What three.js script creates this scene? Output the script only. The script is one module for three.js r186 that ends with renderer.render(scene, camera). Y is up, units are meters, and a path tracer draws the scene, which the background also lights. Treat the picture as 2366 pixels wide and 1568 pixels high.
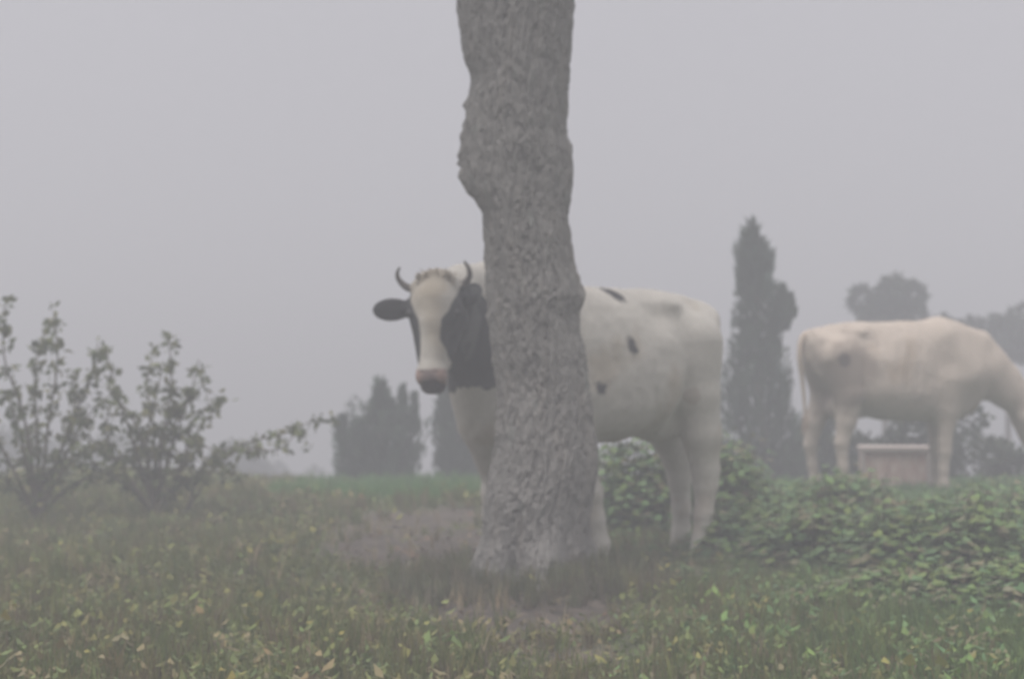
import * as THREE from 'three';
import { ImprovedNoise } from 'three/addons/math/ImprovedNoise.js';
import { mergeGeometries } from 'three/addons/utils/BufferGeometryUtils.js';

// ---------------------------------------------------------------- camera, sky, sun, exposure
const scene = new THREE.Scene();
const EYE = 1.05, FOCAL = 5040;                       // eye height over the pasture; focal length in units of a 2366 wide picture
const camera = new THREE.PerspectiveCamera(2 * Math.atan(784 / FOCAL) * 180 / Math.PI, 1024 / 678, 0.1, 900);
camera.position.set(0, EYE, 0);
camera.rotation.x = Math.atan(72 / FOCAL);
camera.focus = 4.6;
camera.userData.fStop = 4.8;

const renderer = new THREE.WebGLRenderer({ antialias: true });
renderer.toneMapping = THREE.LinearToneMapping;
renderer.toneMappingExposure = 3.02;
renderer.shadowMap.enabled = true;

{ // even overcast sky, a little brighter overhead
  const w = 256, h = 128, d = new Float32Array(w * h * 4), n = new ImprovedNoise();
  for (let j = 0; j < h; j++) for (let i = 0; i < w; i++) {
    const el = ((j + 0.5) / h - 0.5) * Math.PI, az = (i / w) * Math.PI * 2, s = Math.max(0, Math.sin(el));
    const c = Math.cos(el), k = 1 + 0.05 * n.noise(Math.cos(az) * c * 2.2, s * 3, Math.sin(az) * c * 2.2);
    const L = (0.188 + 0.04 * s) * k, o = (j * w + i) * 4;
    d[o] = L * 0.995; d[o + 1] = L * 0.98; d[o + 2] = L * 1.055; d[o + 3] = 1;
  }
  const t = new THREE.DataTexture(d, w, h, THREE.RGBAFormat, THREE.FloatType);
  t.mapping = THREE.EquirectangularReflectionMapping; t.magFilter = THREE.LinearFilter; t.minFilter = THREE.LinearFilter; t.needsUpdate = true;
  scene.background = t; scene.environment = t;
}
const sun = new THREE.DirectionalLight(new THREE.Color(1, 0.965, 0.93), 1.5);
sun.position.set(-3, 20, -8); sun.target.position.set(0, 0, -13); sun.shadow.radius = 110; sun.castShadow = true;
sun.shadow.mapSize.set(2048, 2048);
Object.assign(sun.shadow.camera, { left: -16, right: 16, top: 16, bottom: -16, near: 0.5, far: 80 });
scene.add(sun, sun.target);
scene.fog = new THREE.FogExp2(new THREE.Color(0.945, 0.955, 1.0), 0.0285);

// ---------------------------------------------------------------- helpers
function rng(seed) { let a = seed >>> 0; return () => { a = (a + 0x6D2B79F5) | 0; let t = Math.imul(a ^ (a >>> 15), 1 | a); t = (t + Math.imul(t ^ (t >>> 7), 61 | t)) ^ t; return ((t ^ (t >>> 14)) >>> 0) / 4294967296; }; }
const N3 = new ImprovedNoise();
const noise = (x, y, z) => N3.noise(x, y, z);
const fbm = (x, y, z, o = 4) => { let s = 0, a = 0.5; for (let i = 0; i < o; i++) { s += a * noise(x, y, z); x = x * 2.03 + 7.1; y = y * 2.03 + 3.7; z = z * 2.03 + 1.3; a *= 0.5; } return s; };
const clamp = (v, a, b) => Math.min(b, Math.max(a, v));
const smooth = (a, b, v) => { const t = clamp((v - a) / (b - a), 0, 1); return t * t * (3 - 2 * t); };
const lerp = (a, b, t) => a + (b - a) * t;
const V = (x, y, z) => new THREE.Vector3(x, y, z);
// a place in the pasture from where it shows in the picture and how far away it stands
const at = (px, py, d) => V((px - 1183) / FOCAL * d, EYE + (856 - py) / FOCAL * d, -d);
function table(rows, x) {                               // rows [x, a, b, c ...] -> interpolated [a, b, c ...]
  let i = 0; while (i < rows.length - 2 && rows[i + 1][0] < x) i++;
  const a = rows[i], b = rows[i + 1], t = clamp((x - a[0]) / (b[0] - a[0]), 0, 1), s = t * t * (3 - 2 * t) * 0.5 + t * 0.5;
  return a.slice(1).map((v, k) => lerp(v, b[k + 1], s));
}
const taken = new Map();
function numbered(n) { const k = taken.get(n) || 0; taken.set(n, k + 1); return k ? `${n}_${String(k).padStart(3, '0')}` : n; }
function thing(name, label, category, pos, turn = 0, group) {
  const o = new THREE.Group(); o.name = numbered(name); o.position.copy(pos); o.rotation.y = turn;
  o.userData = { label, category }; if (group) o.userData.group = group; scene.add(o); return o;
}
function mesh(name, geo, mat, parent, kind) {
  const m = new THREE.Mesh(geo, mat); m.name = name; m.castShadow = m.receiveShadow = true; if (kind) m.userData.kind = kind; parent.add(m); return m;
}
function geometry(p, idx, c, n, uv) {
  const g = new THREE.BufferGeometry();
  g.setAttribute('position', new THREE.Float32BufferAttribute(p, 3));
  if (c) g.setAttribute('color', new THREE.Float32BufferAttribute(c, 3));
  if (uv) g.setAttribute('uv', new THREE.Float32BufferAttribute(uv, 2));
  if (idx) g.setIndex(idx);
  if (n) g.setAttribute('normal', new THREE.Float32BufferAttribute(n, 3)); else g.computeVertexNormals();
  return g;
}
const leafMat = new THREE.MeshPhysicalMaterial({ vertexColors: true, roughness: 0.85, side: THREE.DoubleSide, transmission: 0.35, thickness: 0, specularIntensity: 0.25 });
const needleMat = new THREE.MeshStandardMaterial({ vertexColors: true, roughness: 0.95, side: THREE.DoubleSide });
class Leaves {                                           // folded four-cornered leaves gathered into one foliage mesh
  constructor() { this.p = []; this.c = []; this.i = []; }
  add(o, dir, side, len, wid, fold, col) {
    const up = V().crossVectors(side, dir).normalize(), k = this.p.length / 3, m = 0.45;
    const put = (a, b, h) => this.p.push(o.x + dir.x * a + side.x * b + up.x * h, o.y + dir.y * a + side.y * b + up.y * h, o.z + dir.z * a + side.z * b + up.z * h);
    put(0, 0, 0); put(len * m, wid / 2, fold); put(len, 0, -fold * 0.6); put(len * m, -wid / 2, fold); put(len * 0.5, 0, 0);
    for (let q = 0; q < 5; q++) this.c.push(col[0], col[1], col[2]);
    this.i.push(k, k + 1, k + 4, k + 1, k + 2, k + 4, k + 2, k + 3, k + 4, k + 3, k, k + 4);
  }
  build() { return geometry(this.p, this.i, this.c); }
}
const randDir = r => { const u = r() * 2 - 1, a = r() * Math.PI * 2, s = Math.sqrt(1 - u * u); return V(Math.cos(a) * s, u, Math.sin(a) * s); };
const sideOf = (d, r) => V().crossVectors(d, randDir(r)).normalize();
const vary = (c, r, k = 0.25) => { const f = 1 + (r() - 0.5) * 2 * k, t = (r() - 0.5) * k * 0.5; return [c[0] * f * (1 + t), c[1] * f, c[2] * f * (1 - t)]; };
const pick = (list, r) => list[Math.floor(r() * list.length)];
function tube(points, r0, r1, seg = 24, rad = 7) {
  const curve = new THREE.CatmullRomCurve3(points), g = new THREE.TubeGeometry(curve, seg, 1, rad, false), p = g.attributes.position, c = V();
  for (let i = 0; i <= seg; i++) { curve.getPointAt(i / seg, c); const s = lerp(r0, r1, i / seg); for (let j = 0; j <= rad; j++) { const k = i * (rad + 1) + j; p.setXYZ(k, c.x + (p.getX(k) - c.x) * s, c.y + (p.getY(k) - c.y) * s, c.z + (p.getZ(k) - c.z) * s); } }
  g.computeVertexNormals(); return g;
}

// ---------------------------------------------------------------- the pasture
const edge = x => 19.2 + 0.8 * noise(x * 0.25, 3.3, 0);
function ground(x, z) {
  const d = -z, t = Math.max(0, d - edge(x));
  let y = -15 * (1 - Math.exp(-0.0026 * Math.pow(t, 1.4) - 0.0006 * t));
  const near = 1 - smooth(20, 60, d);
  y += near * (0.07 * noise(x * 0.5, 1.1, z * 0.5) + 0.03 * noise(x * 1.7, 5.1, z * 1.7));
  y += (1 - near) * 0.8 * noise(x * 0.06, 2.2, z * 0.06);
  y += 0.1 * Math.exp(-(((z + 16.2) / 1.7) ** 2)) * smooth(0.6, -0.2, x);
  const dx = x - 0.1, dz = z + 10.3; y += 0.09 * Math.exp(-(dx * dx + dz * dz) / 0.3);      // soil heaped round the tree
  return y;
}
function bare(x, z) {                                    // 1 where the soil lies open
  const a = 1.15 * Math.exp(-(((x + 0.5) / 0.85) ** 2 + ((z + 13.4) / 2.5) ** 4)), b = Math.exp(-(((x - 0.1) / 0.75) ** 2 + ((z + 9.6) / 1.5) ** 2));
  const c = Math.exp(-(((x - 0.2) / 0.7) ** 2 + ((z + 8.1) / 0.6) ** 2)) * 0.7;
  return smooth(0.32, 0.75, Math.max(a, b, c) + 0.35 * fbm(x * 1.1, 0.4, z * 1.1));
}
{
  const line = (a, b, n, out) => { for (let i = 0; i < n; i++) out.push(lerp(a, b, i / n)); };
  const xs = [], zs = [];
  for (let i = 14; i > 0; i--) xs.push(-5.5 - Math.pow(i / 14, 3) * 240); line(-5.5, 5.5, 200, xs); for (let i = 0; i <= 14; i++) xs.push(5.5 + Math.pow(i / 14, 3) * 240);
  for (let i = 10; i > 0; i--) zs.push(6 + Math.pow(i / 10, 2) * 40 - 12); line(-6, -23, 280, zs); for (let i = 0; i <= 40; i++) zs.push(-23 - Math.pow(i / 40, 2.4) * 330);
  const p = [], c = [], uv = [], idx = [], W = xs.length;
  for (const z of zs) for (const x of xs) {
    p.push(x, ground(x, z) + (Math.abs(x) < 6 && z > -23 ? 0.022 * fbm(x * 9, 0, z * 9, 3) : 0), z); uv.push(x / 1.7, z / 1.7);
    const b = bare(x, z), m = 0.5 + 0.5 * fbm(x * 2.3, 9, z * 2.3), g = smooth(-16.1, -16.5, z);
    const grass = [lerp(0.08, 0.14, m), lerp(0.10, 0.155, m), lerp(0.045, 0.075, m)], soil = [lerp(0.085, 0.13, m), lerp(0.07, 0.107, m), lerp(0.06, 0.09, m)];
    for (let k = 0; k < 3; k++) c.push(lerp(lerp(grass[k], [0.10, 0.20, 0.06][k], g * 0.8), soil[k], b * (1 - g * 0.8)) * 1.35);
  }
  for (let j = 0; j < zs.length - 1; j++) for (let i = 0; i < W - 1; i++) { const a = j * W + i; idx.push(a, a + 1, a + W, a + 1, a + W + 1, a + W); }
  const S = 512, td = new Uint8Array(S * S * 4), r = rng(5);
  for (let j = 0; j < S; j++) for (let i = 0; i < S; i++) {
    const u = i / S * Math.PI * 2, v = j / S * Math.PI * 2;
    const q = fbm(Math.cos(u) * 3 + 9, Math.sin(u) * 3 + Math.cos(v) * 3, Math.sin(v) * 3, 5), k = clamp(0.72 + q * 0.55 + (r() - 0.5) * 0.3, 0, 1) * 255, o = (j * S + i) * 4;
    td[o] = k; td[o + 1] = k * 0.985; td[o + 2] = k * 0.95; td[o + 3] = 255;
  }
  const tex = new THREE.DataTexture(td, S, S); tex.wrapS = tex.wrapT = THREE.RepeatWrapping; tex.magFilter = THREE.LinearFilter; tex.colorSpace = THREE.SRGBColorSpace; tex.needsUpdate = true;
  const bt = tex.clone(); bt.colorSpace = THREE.NoColorSpace; bt.needsUpdate = true;
  const m = mesh('pasture_ground', geometry(p, idx, c, null, uv), new THREE.MeshStandardMaterial({ vertexColors: true, map: tex, bumpMap: bt, bumpScale: 0.012, roughness: 1 }), scene, 'structure');
  m.userData.label = 'sloping weedy pasture with bare soil around the tree';
}

// ---------------------------------------------------------------- the old tree in front of the cow
const TREE = V(0.0, 0, -10.3), TD = 10.3;
{
  const t = thing('old_tree', 'thick knobbly grey trunk of an old tree standing in front of the spotted cow', 'tree', V(0.1, ground(0.1, -10.3), -10.3));
  const prof = [ // picture row, left edge, right edge
    [-600, 1080, 1270], [-420, 1040, 1330], [-200, 1052, 1330], [0, 1050, 1330], [60, 1056, 1326], [130, 1068, 1320], [182, 1088, 1314], [239, 1076, 1312], [311, 1068, 1309], [349, 1064, 1321], [406, 1064, 1327], [437, 1074, 1323], [467, 1095, 1319], [494, 1112, 1315],
    [551, 1116, 1321], [608, 1119, 1330], [650, 1120, 1341], [684, 1122, 1348], [730, 1124, 1338], [768, 1128, 1343], [831, 1136, 1360], [895, 1146, 1367], [958, 1146, 1374], [1043, 1141, 1384], [1085, 1133, 1384],
    [1127, 1124, 1376], [1169, 1118, 1366], [1230, 1114, 1362], [1290, 1104, 1374], [1340, 1086, 1396], [1390, 1056, 1424], [1440, 1020, 1460]];
  const core = [[-600, 1175, 105], [0, 1190, 132], [250, 1194, 122], [430, 1205, 116], [700, 1236, 110], [900, 1256, 112], [1090, 1256, 124], [1200, 1240, 126], [1300, 1240, 138], [1380, 1240, 165], [1440, 1240, 215]];   // axis and depth of the stem
  const R = 1100, A = 320, p = [], c = [], idx = [], uv = [];
  const y0 = 1440, y1 = -600;
  for (let j = 0; j <= R; j++) {
    const py = lerp(y0, y1, j / R), [l, r] = table(prof, py), [ac, ar] = table(core, py), y = EYE + (856 - py) / FOCAL * TD, cx = (ac - 1183) / FOCAL * TD, rl = (ac - l) / FOCAL * TD, rt = (r - ac) / FOCAL * TD, rf = ar / FOCAL * TD;
    for (let i = 0; i <= A; i++) {
      const a = (i % A) / A * Math.PI * 2, ca = Math.cos(a), sa = Math.sin(a), rx = lerp(rf, ca > 0 ? rt : rl, ca * ca);
      const rid = fbm(ca * 2.4, y * 2.1, sa * 2.4, 4);
      const nA = noise(ca * 10 + 4 * rid, y * 4.5 + 3 * rid, sa * 10), nB = noise(ca * 19 + 9, y * 11 + 2 * rid, sa * 19), crack = Math.exp(-((nA / 0.09) ** 2)) + 0.45 * Math.exp(-((nB / 0.1) ** 2));
      let off = 0.028 * rid + 0.006 - 0.0125 * crack + 0.02 * fbm(ca * 13, y * 15, sa * 13, 4);
      // burrs on the left flank and a swollen ring where a limb was lost
      for (const [by, ba, br, s] of [[311, 3.1, 0.03, 0.022], [352, 3.2, 0.03, 0.026], [404, 3.1, 0.045, 0.022], [375, 3.3, 0.02, 0.018], [285, 3.25, 0.022, 0.014], [240, 3.2, 0.03, 0.014], [440, 2.9, 0.05, 0.014], [345, 1.55, 0.07, 0.014], [690, 1.35, 0.10, 0.02], [684, 0.05, 0.08, 0.012], [1150, 1.9, 0.12, 0.016], [880, 1.9, 0.1, -0.016]]) {
        const yy = EYE + (856 - by) / FOCAL * TD, da = Math.atan2(Math.sin(a - ba), Math.cos(a - ba)) * rx, dd = (da * da + (y - yy) ** 2) / (br * br);
        if (dd < 9) off += s * Math.exp(-dd) * (1 + 0.7 * noise(ca * 18, y * 30, sa * 18));
      }
      const flare = smooth(1180, 1440, py) * (0.085 * Math.cos(a * 4 + 0.7) + 0.045 * Math.cos(a * 7 + 2));
      const rr = rx - 0.012 + off + flare, z = rr * (1 - 0.06 * Math.cos(a * 2)) * sa;
      p.push(cx + rr * ca - 0.1, y - t.position.y, z); uv.push(i / A * 1.5, y);
      const b = 0.5 + 0.9 * fbm(ca * 7 + 40, y * 7, sa * 7, 4), blotch = smooth(0.05, 0.35, fbm(ca * 3 + 5, y * 2.4, sa * 3, 3)), lich = smooth(0.22, 0.4, fbm(ca * 6 + 15, y * 6, sa * 6, 3));
      const k = lerp(0.72, 1.08, clamp(b, 0, 1)) * (1 + 0.25 * noise(ca * 40, y * 30, sa * 40));
      let col = [0.22, 0.209, 0.197]; col = col.map((v, q) => lerp(v, [0.24, 0.22, 0.2][q], blotch * 0.6)); col = col.map((v, q) => lerp(v, [0.215, 0.228, 0.208][q], lich * 0.55));
      c.push(col[0] * k, col[1] * k, col[2] * k);
    }
  }
  for (let j = 0; j < R; j++) for (let i = 0; i < A; i++) { const a = j * (A + 1) + i, b = a + A + 1; idx.push(a, b, a + 1, a + 1, b, b + 1); }
  const bark = new THREE.MeshStandardMaterial({ vertexColors: true, roughness: 1, side: THREE.DoubleSide });
  mesh('trunk', geometry(p, idx, c, null, uv), bark, t);
  const limbMat = new THREE.MeshStandardMaterial({ color: new THREE.Color().setRGB(0.19, 0.175, 0.16), roughness: 1 });
  const r = rng(77), L = new Leaves(), top = 3.75 - t.position.y;
  for (let k = 0; k < 7; k++) {
    const a = k / 7 * Math.PI * 2 + 0.5, s = V(0, top + (k % 3) * 0.12, 0), e = V(Math.cos(a) * (1.6 + r()), top + 0.7 + r() * 0.7, Math.sin(a) * (1.4 + r()));
    const m = s.clone().lerp(e, 0.5).add(V(0, 0.25 * r(), 0)); mesh('limb', tube([s, m, e], 0.13, 0.03, 18, 8), limbMat, t);
    for (let q = 0; q < 700; q++) { const o = m.clone().lerp(e, r() * 1.15).add(randDir(r).multiplyScalar(0.6 * Math.cbrt(r()))); const d = randDir(r); d.y -= 0.3; d.normalize(); L.add(o, d, sideOf(d, r), 0.1, 0.05, 0.008, vary([0.07, 0.1, 0.035], r)); }
  }
  mesh('crown', L.build(), leafMat, t);
}

// ---------------------------------------------------------------- cattle
function skin(f, lo, hi, h) {                            // surface nets over a distance field, evaluated only near the surface
  const nx = Math.ceil((hi[0] - lo[0]) / h), ny = Math.ceil((hi[1] - lo[1]) / h), nz = Math.ceil((hi[2] - lo[2]) / h), sy = nx + 1, sz = sy * (ny + 1);
  const val = new Float32Array(sz * (nz + 1)).fill(NaN), vid = new Int32Array(sz * (nz + 1)).fill(-1), B = 8, p = [], n = [], idx = [], cells = [];
  const get = (i, j, k) => { const o = i + j * sy + k * sz; let v = val[o]; if (v !== v) v = val[o] = f(lo[0] + i * h, lo[1] + j * h, lo[2] + k * h); return v; };
  for (let bk = 0; bk < nz; bk += B) for (let bj = 0; bj < ny; bj += B) for (let bi = 0; bi < nx; bi += B) {
    if (Math.abs(f(lo[0] + (bi + 4) * h, lo[1] + (bj + 4) * h, lo[2] + (bk + 4) * h)) > B * h * 1.5 + 0.02) continue;
    for (let k = bk; k < Math.min(nz, bk + B); k++) for (let j = bj; j < Math.min(ny, bj + B); j++) for (let i = bi; i < Math.min(nx, bi + B); i++) {
      const v = [get(i, j, k), get(i + 1, j, k), get(i, j + 1, k), get(i + 1, j + 1, k), get(i, j, k + 1), get(i + 1, j, k + 1), get(i, j + 1, k + 1), get(i + 1, j + 1, k + 1)];
      let inn = 0; for (const q of v) if (q < 0) inn++;
      if (inn === 0 || inn === 8) continue;
      let x = 0, y = 0, z = 0, m = 0;
      for (let a = 0; a < 8; a++) for (let bit = 1; bit < 8; bit <<= 1) { const b = a | bit; if (b === a || (v[a] < 0) === (v[b] < 0)) continue; const t = v[a] / (v[a] - v[b]); x += (a & 1) + (bit === 1 ? t : 0); y += ((a >> 1) & 1) + (bit === 2 ? t : 0); z += ((a >> 2) & 1) + (bit === 4 ? t : 0); m++; }
      vid[i + j * sy + k * sz] = p.length / 3; cells.push(i, j, k);
      p.push(lo[0] + (i + x / m) * h, lo[1] + (j + y / m) * h, lo[2] + (k + z / m) * h);
    }
  }
  const quad = (a, b, c, d, flip) => { if (a < 0 || b < 0 || c < 0 || d < 0) return; if (flip) idx.push(a, c, b, a, d, c); else idx.push(a, b, c, a, c, d); };
  for (let q = 0; q < cells.length; q += 3) {
    const i = cells[q], j = cells[q + 1], k = cells[q + 2], o = i + j * sy + k * sz, s = val[o] < 0;
    if (j && k && s !== (val[o + 1] < 0)) quad(vid[o], vid[o - sy], vid[o - sy - sz], vid[o - sz], !s);
    if (i && k && s !== (val[o + sy] < 0)) quad(vid[o], vid[o - sz], vid[o - sz - 1], vid[o - 1], !s);
    if (i && j && s !== (val[o + sz] < 0)) quad(vid[o], vid[o - 1], vid[o - 1 - sy], vid[o - sy], !s);
  }
  const e = h * 0.8;
  for (let q = 0; q < p.length; q += 3) { const x = p[q], y = p[q + 1], z = p[q + 2]; const a = f(x + e, y, z) - f(x - e, y, z), b = f(x, y + e, z) - f(x, y - e, z), c = f(x, y, z + e) - f(x, y, z - e), l = Math.hypot(a, b, c) || 1; n.push(a / l, b / l, c / l); }
  return { p, n, idx };
}
const smin = (a, b, k) => { const q = Math.max(k - Math.abs(a - b), 0) / k; return Math.min(a, b) - q * q * k * 0.25; };
function capsule(a, b) {                                 // a, b: [x, y, z, radius]
  const dx = b[0] - a[0], dy = b[1] - a[1], dz = b[2] - a[2], l2 = dx * dx + dy * dy + dz * dz || 1e-9;
  return (x, y, z) => { const t = clamp(((x - a[0]) * dx + (y - a[1]) * dy + (z - a[2]) * dz) / l2, 0, 1), u = x - a[0] - dx * t, v = y - a[1] - dy * t, w = z - a[2] - dz * t; return Math.sqrt(u * u + v * v + w * w) - a[3] - (b[3] - a[3]) * t; };
}
function ellipsoid(c, rad, ax) {                         // ax: three unit axes
  const m = Math.min(...rad);
  return (x, y, z) => { const d = [x - c[0], y - c[1], z - c[2]]; let s = 0, g = 0; for (let k = 0; k < 3; k++) { const q = (ax ? d[0] * ax[k][0] + d[1] * ax[k][1] + d[2] * ax[k][2] : d[k]) / rad[k]; s += q * q; g += (q / rad[k]) ** 2; } const l = Math.sqrt(s); return l < 1e-4 ? -m : l * (l - 1) / Math.sqrt(g); };
}
// torso outline along the animal (head end at minus x): x, back line, belly line, half width
const TORSO = [[-0.93, 1.14, 1.00, 0.01], [-0.88, 1.28, 0.84, 0.10], [-0.80, 1.38, 0.74, 0.165], [-0.65, 1.50, 0.67, 0.225], [-0.50, 1.555, 0.66, 0.265], [-0.30, 1.54, 0.675, 0.315], [0.0, 1.53, 0.685, 0.355], [0.20, 1.53, 0.72, 0.345], [0.34, 1.525, 0.80, 0.31], [0.48, 1.505, 0.90, 0.275], [0.60, 1.48, 1.0, 0.23], [0.67, 1.465, 1.08, 0.17], [0.715, 1.43, 1.18, 0.09], [0.735, 1.37, 1.25, 0.03]];
// hollow of the flank, hip bone, hollow behind it, pin bone, fold of the stifle, shoulder edge: x, y, reach, amount
const RELIEF = [[0.16, 1.36, 0.12, 0.09, 0.03], [0.29, 1.45, 0.06, 0.05, -0.03], [0.46, 1.38, 0.09, 0.08, 0.022], [0.64, 1.38, 0.05, 0.05, -0.025], [0.33, 0.95, 0.04, 0.16, 0.022], [-0.36, 1.15, 0.05, 0.22, 0.016], [0.55, 1.12, 0.04, 0.14, 0.01]];
function torso(x, y, z) {
  const q = clamp(x, -0.92, 0.73), [t, b, w] = table(TORSO, q), cy = (t + b) / 2, h = (t - b) / 2, v = (y - cy) / h, n = 2.35;
  const u = Math.abs(z) / (w * (1 - 0.14 * v)), s = Math.pow(Math.pow(u, n) + Math.pow(Math.abs(v), n), 1 / n);
  let d = (s - 1) * Math.min(w, h) * 0.9; const ex = Math.abs(x - q), az = Math.abs(z);
  if (d < 0.15 && az > 0.05) for (const [gx, gy, rx, ry, am] of RELIEF) { const e = ((x - gx) / rx) ** 2 + ((y - gy) / ry) ** 2; if (e < 6) d += am * Math.exp(-e) * smooth(0.05, 0.14, az); }
  if (d < 0.1 && x > -0.45 && x < 0.2) d += 0.0018 * Math.sin((x + 0.22 * (y - 1.1)) * 62) * smooth(0.8, 0.95, y) * smooth(1.42, 1.3, y) * smooth(-0.45, -0.3, x) * smooth(0.2, 0.05, x);
  if (d < 0.1) d += 0.008 * noise(x * 6, y * 6, z * 6 + 4) + 0.003 * noise(x * 17, y * 17, z * 17); return ex > 0 ? Math.hypot(Math.max(d, 0), ex) + Math.min(d, 0) * 0 : d;
}
const BASIS = (yaw, pitch, roll) => { const m = new THREE.Matrix4().makeRotationFromEuler(new THREE.Euler(pitch, yaw, roll, 'YXZ')); return m; };
function headParts(s) {                                  // own frame: u to the picture's right, v up from the poll, w out of the face
  const P = [], c = (a, b) => P.push(capsule(a, b));
  c([0, -0.055, -0.03, 0.07], [0, -0.16, 0.01, 0.105]);
  c([-0.05, -0.045, -0.03, 0.05], [0.05, -0.045, -0.03, 0.05]);
  c([0, -0.15, 0.02, 0.105], [0, -0.25, 0.06, 0.082]);
  c([0, -0.25, 0.06, 0.082], [0, -0.46, 0.115, 0.06]);
  for (const k of [-1, 1]) { c([k * 0.085, -0.19, 0.03, 0.05], [k * 0.07, -0.25, 0.04, 0.05]); c([k * 0.065, -0.24, -0.05, 0.075], [k * 0.035, -0.45, 0.04, 0.05]); c([k * 0.09, -0.07, -0.03, 0.035], [k * 0.11, -0.075, -0.035, 0.028]); }
  P.push(ellipsoid([0, -0.515, 0.115], [0.08, 0.068, 0.078]));
  c([-0.02, -0.565, 0.075, 0.042], [0.02, -0.565, 0.075, 0.042]);
  return P;
}
function makeCow(o) {
  // o: pos, yaw, legs, neck, head {at, yaw, pitch, roll}, colour(x, y, z, head frame), cell
  const t = thing('cow', o.label, 'cow', o.pos, o.yaw, 'cattle in the pasture'); t.scale.setScalar(o.size || 1);
  const caps = [], add = (list, k) => { const fs = []; for (let i = 0; i < list.length - 1; i++) fs.push(capsule(list[i], list[i + 1])); caps.push([(x, y, z) => { let d = 9; for (const f of fs) d = smin(d, f(x, y, z), 0.03); return d; }, k]); };
  for (const s of [-1, 1]) {
    add([[0.63, 1.36, s * 0.115, 0.05], [0.665, 1.34, s * 0.11, 0.04]], 0.08);            // pins
    add([[-0.50, 1.38, s * 0.16, 0.10], [-0.66, 1.08, s * 0.185, 0.13]], 0.12);          // shoulder blade
  }
  o.legs.forEach(l => add(l, 0.07));
  o.neck.forEach(l => add(l, 0.13));
  caps.push([ellipsoid([0.36, 0.80, 0], [0.17, 0.13, 0.15]), 0.06]);                     // udder
  const H = new THREE.Matrix4().makeTranslation(o.head.at.x, o.head.at.y, o.head.at.z).multiply(BASIS(o.head.yaw, o.head.pitch, o.head.roll)).multiply(new THREE.Matrix4().makeScale(o.head.scale, o.head.scale, o.head.scale));
  const HI = H.clone().invert().elements, hs = o.head.scale, hp = headParts();
  const hx = V(0, -0.28, 0.03).applyMatrix4(H);
  const toHead = (x, y, z) => [HI[0] * x + HI[4] * y + HI[8] * z + HI[12], HI[1] * x + HI[5] * y + HI[9] * z + HI[13], HI[2] * x + HI[6] * y + HI[10] * z + HI[14]];
  const ears = o.ears.map(e => { const d = V(...e.dir).normalize(), s = V(...e.up).cross(d).normalize(), n = V().crossVectors(d, s); return [ellipsoid(e.at, e.size || [0.1, 0.06, 0.017], [d.toArray(), n.toArray(), s.toArray()]), capsule(e.root, [...V(...e.at).addScaledVector(d, -0.07).toArray(), 0.022])]; });
  const field = (x, y, z) => {
    let d = torso(x, y, z);
    for (const [f, k] of caps) { const v = f(x, y, z); if (v < d + k) d = smin(d, v, k); }
    if ((x - hx.x) ** 2 + (y - hx.y) ** 2 + (z - hx.z) ** 2 < 0.3) {
      const [u, v, w] = toHead(x, y, z); let e = 9;
      for (const f of hp) e = smin(e, f(u, v, w), 0.035);
      for (const [f, g] of ears) e = smin(e, smin(f(u, v, w), g(u, v, w), 0.02), 0.018);
      for (const k of [-1, 1]) { const ns = Math.hypot((u - k * 0.043) * 1.1, v + 0.495, w - 0.19) - 0.016; e = Math.max(e, -ns); }
      const mouth = Math.max(Math.abs(v + 0.565 - 0.02 * Math.cos(u * 25)) - 0.006, 0.08 - w); e = Math.max(e, -mouth);
      d = smin(d, e * hs, 0.07);
    }
    return d;
  };
  const { p, n, idx } = skin(field, o.lo, o.hi, o.cell), c = [];
  for (let q = 0; q < p.length; q += 3) c.push(...o.colour(p[q], p[q + 1], p[q + 2], toHead(p[q], p[q + 1], p[q + 2])));
  mesh('body', geometry(p, idx, c, n), new THREE.MeshPhysicalMaterial({ vertexColors: true, roughness: 0.82, sheen: 0.25, sheenRoughness: 0.6, sheenColor: new THREE.Color(0.6, 0.55, 0.5) }), t);
  const hoofMat = new THREE.MeshStandardMaterial({ color: new THREE.Color().setRGB(0.05, 0.045, 0.04), roughness: 0.6 });
  for (const l of o.legs) {
    const e = l[l.length - 1], g = new THREE.CylinderGeometry(0.045, 0.06, 0.075, 14, 3); { const a = g.attributes.position; for (let i = 0; i < a.count; i++) { const x = a.getX(i); if (Math.abs(a.getZ(i)) < 0.012 && x < 0) a.setX(i, x * 0.75); a.setX(i, a.getX(i) - (0.037 - a.getY(i)) * 0.35); } g.computeVertexNormals(); }
    g.translate(e[0] - 0.005, 0.0375 + (o.lift || 0), e[2]); mesh('hoof', g, hoofMat, t);
  }
  const hornMat = new THREE.MeshStandardMaterial({ color: new THREE.Color().setRGB(0.10, 0.085, 0.075), roughness: 0.55 });
  for (const h of o.horns) mesh('horn', tube(h.map(q => V(...q).applyMatrix4(H)), 0.026 * hs, 0.006, 22, 10), hornMat, t);
  if (o.forelock) { const fl = new Leaves(), r = rng(19); for (let k = 0; k < 420; k++) { const u = (r() - 0.5) * 0.17, q = V(u, -0.035 - 0.05 * r() + 0.035 * Math.cos(u * 12), 0.005 + r() * 0.06 - 0.04).applyMatrix4(H), d = V(u * 5 + (r() - 0.5), 0.9 - 1.1 * r(), 0.7).transformDirection(H).normalize(); fl.add(q, d, sideOf(d, r), 0.03 + 0.02 * r(), 0.007, 0.001, vary(o.forelock, r, 0.3)); } mesh('forelock', fl.build(), needleMat, t); }
  const eyeMat = new THREE.MeshPhysicalMaterial({ color: new THREE.Color().setRGB(0.012, 0.01, 0.01), roughness: 0.45 });
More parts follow.
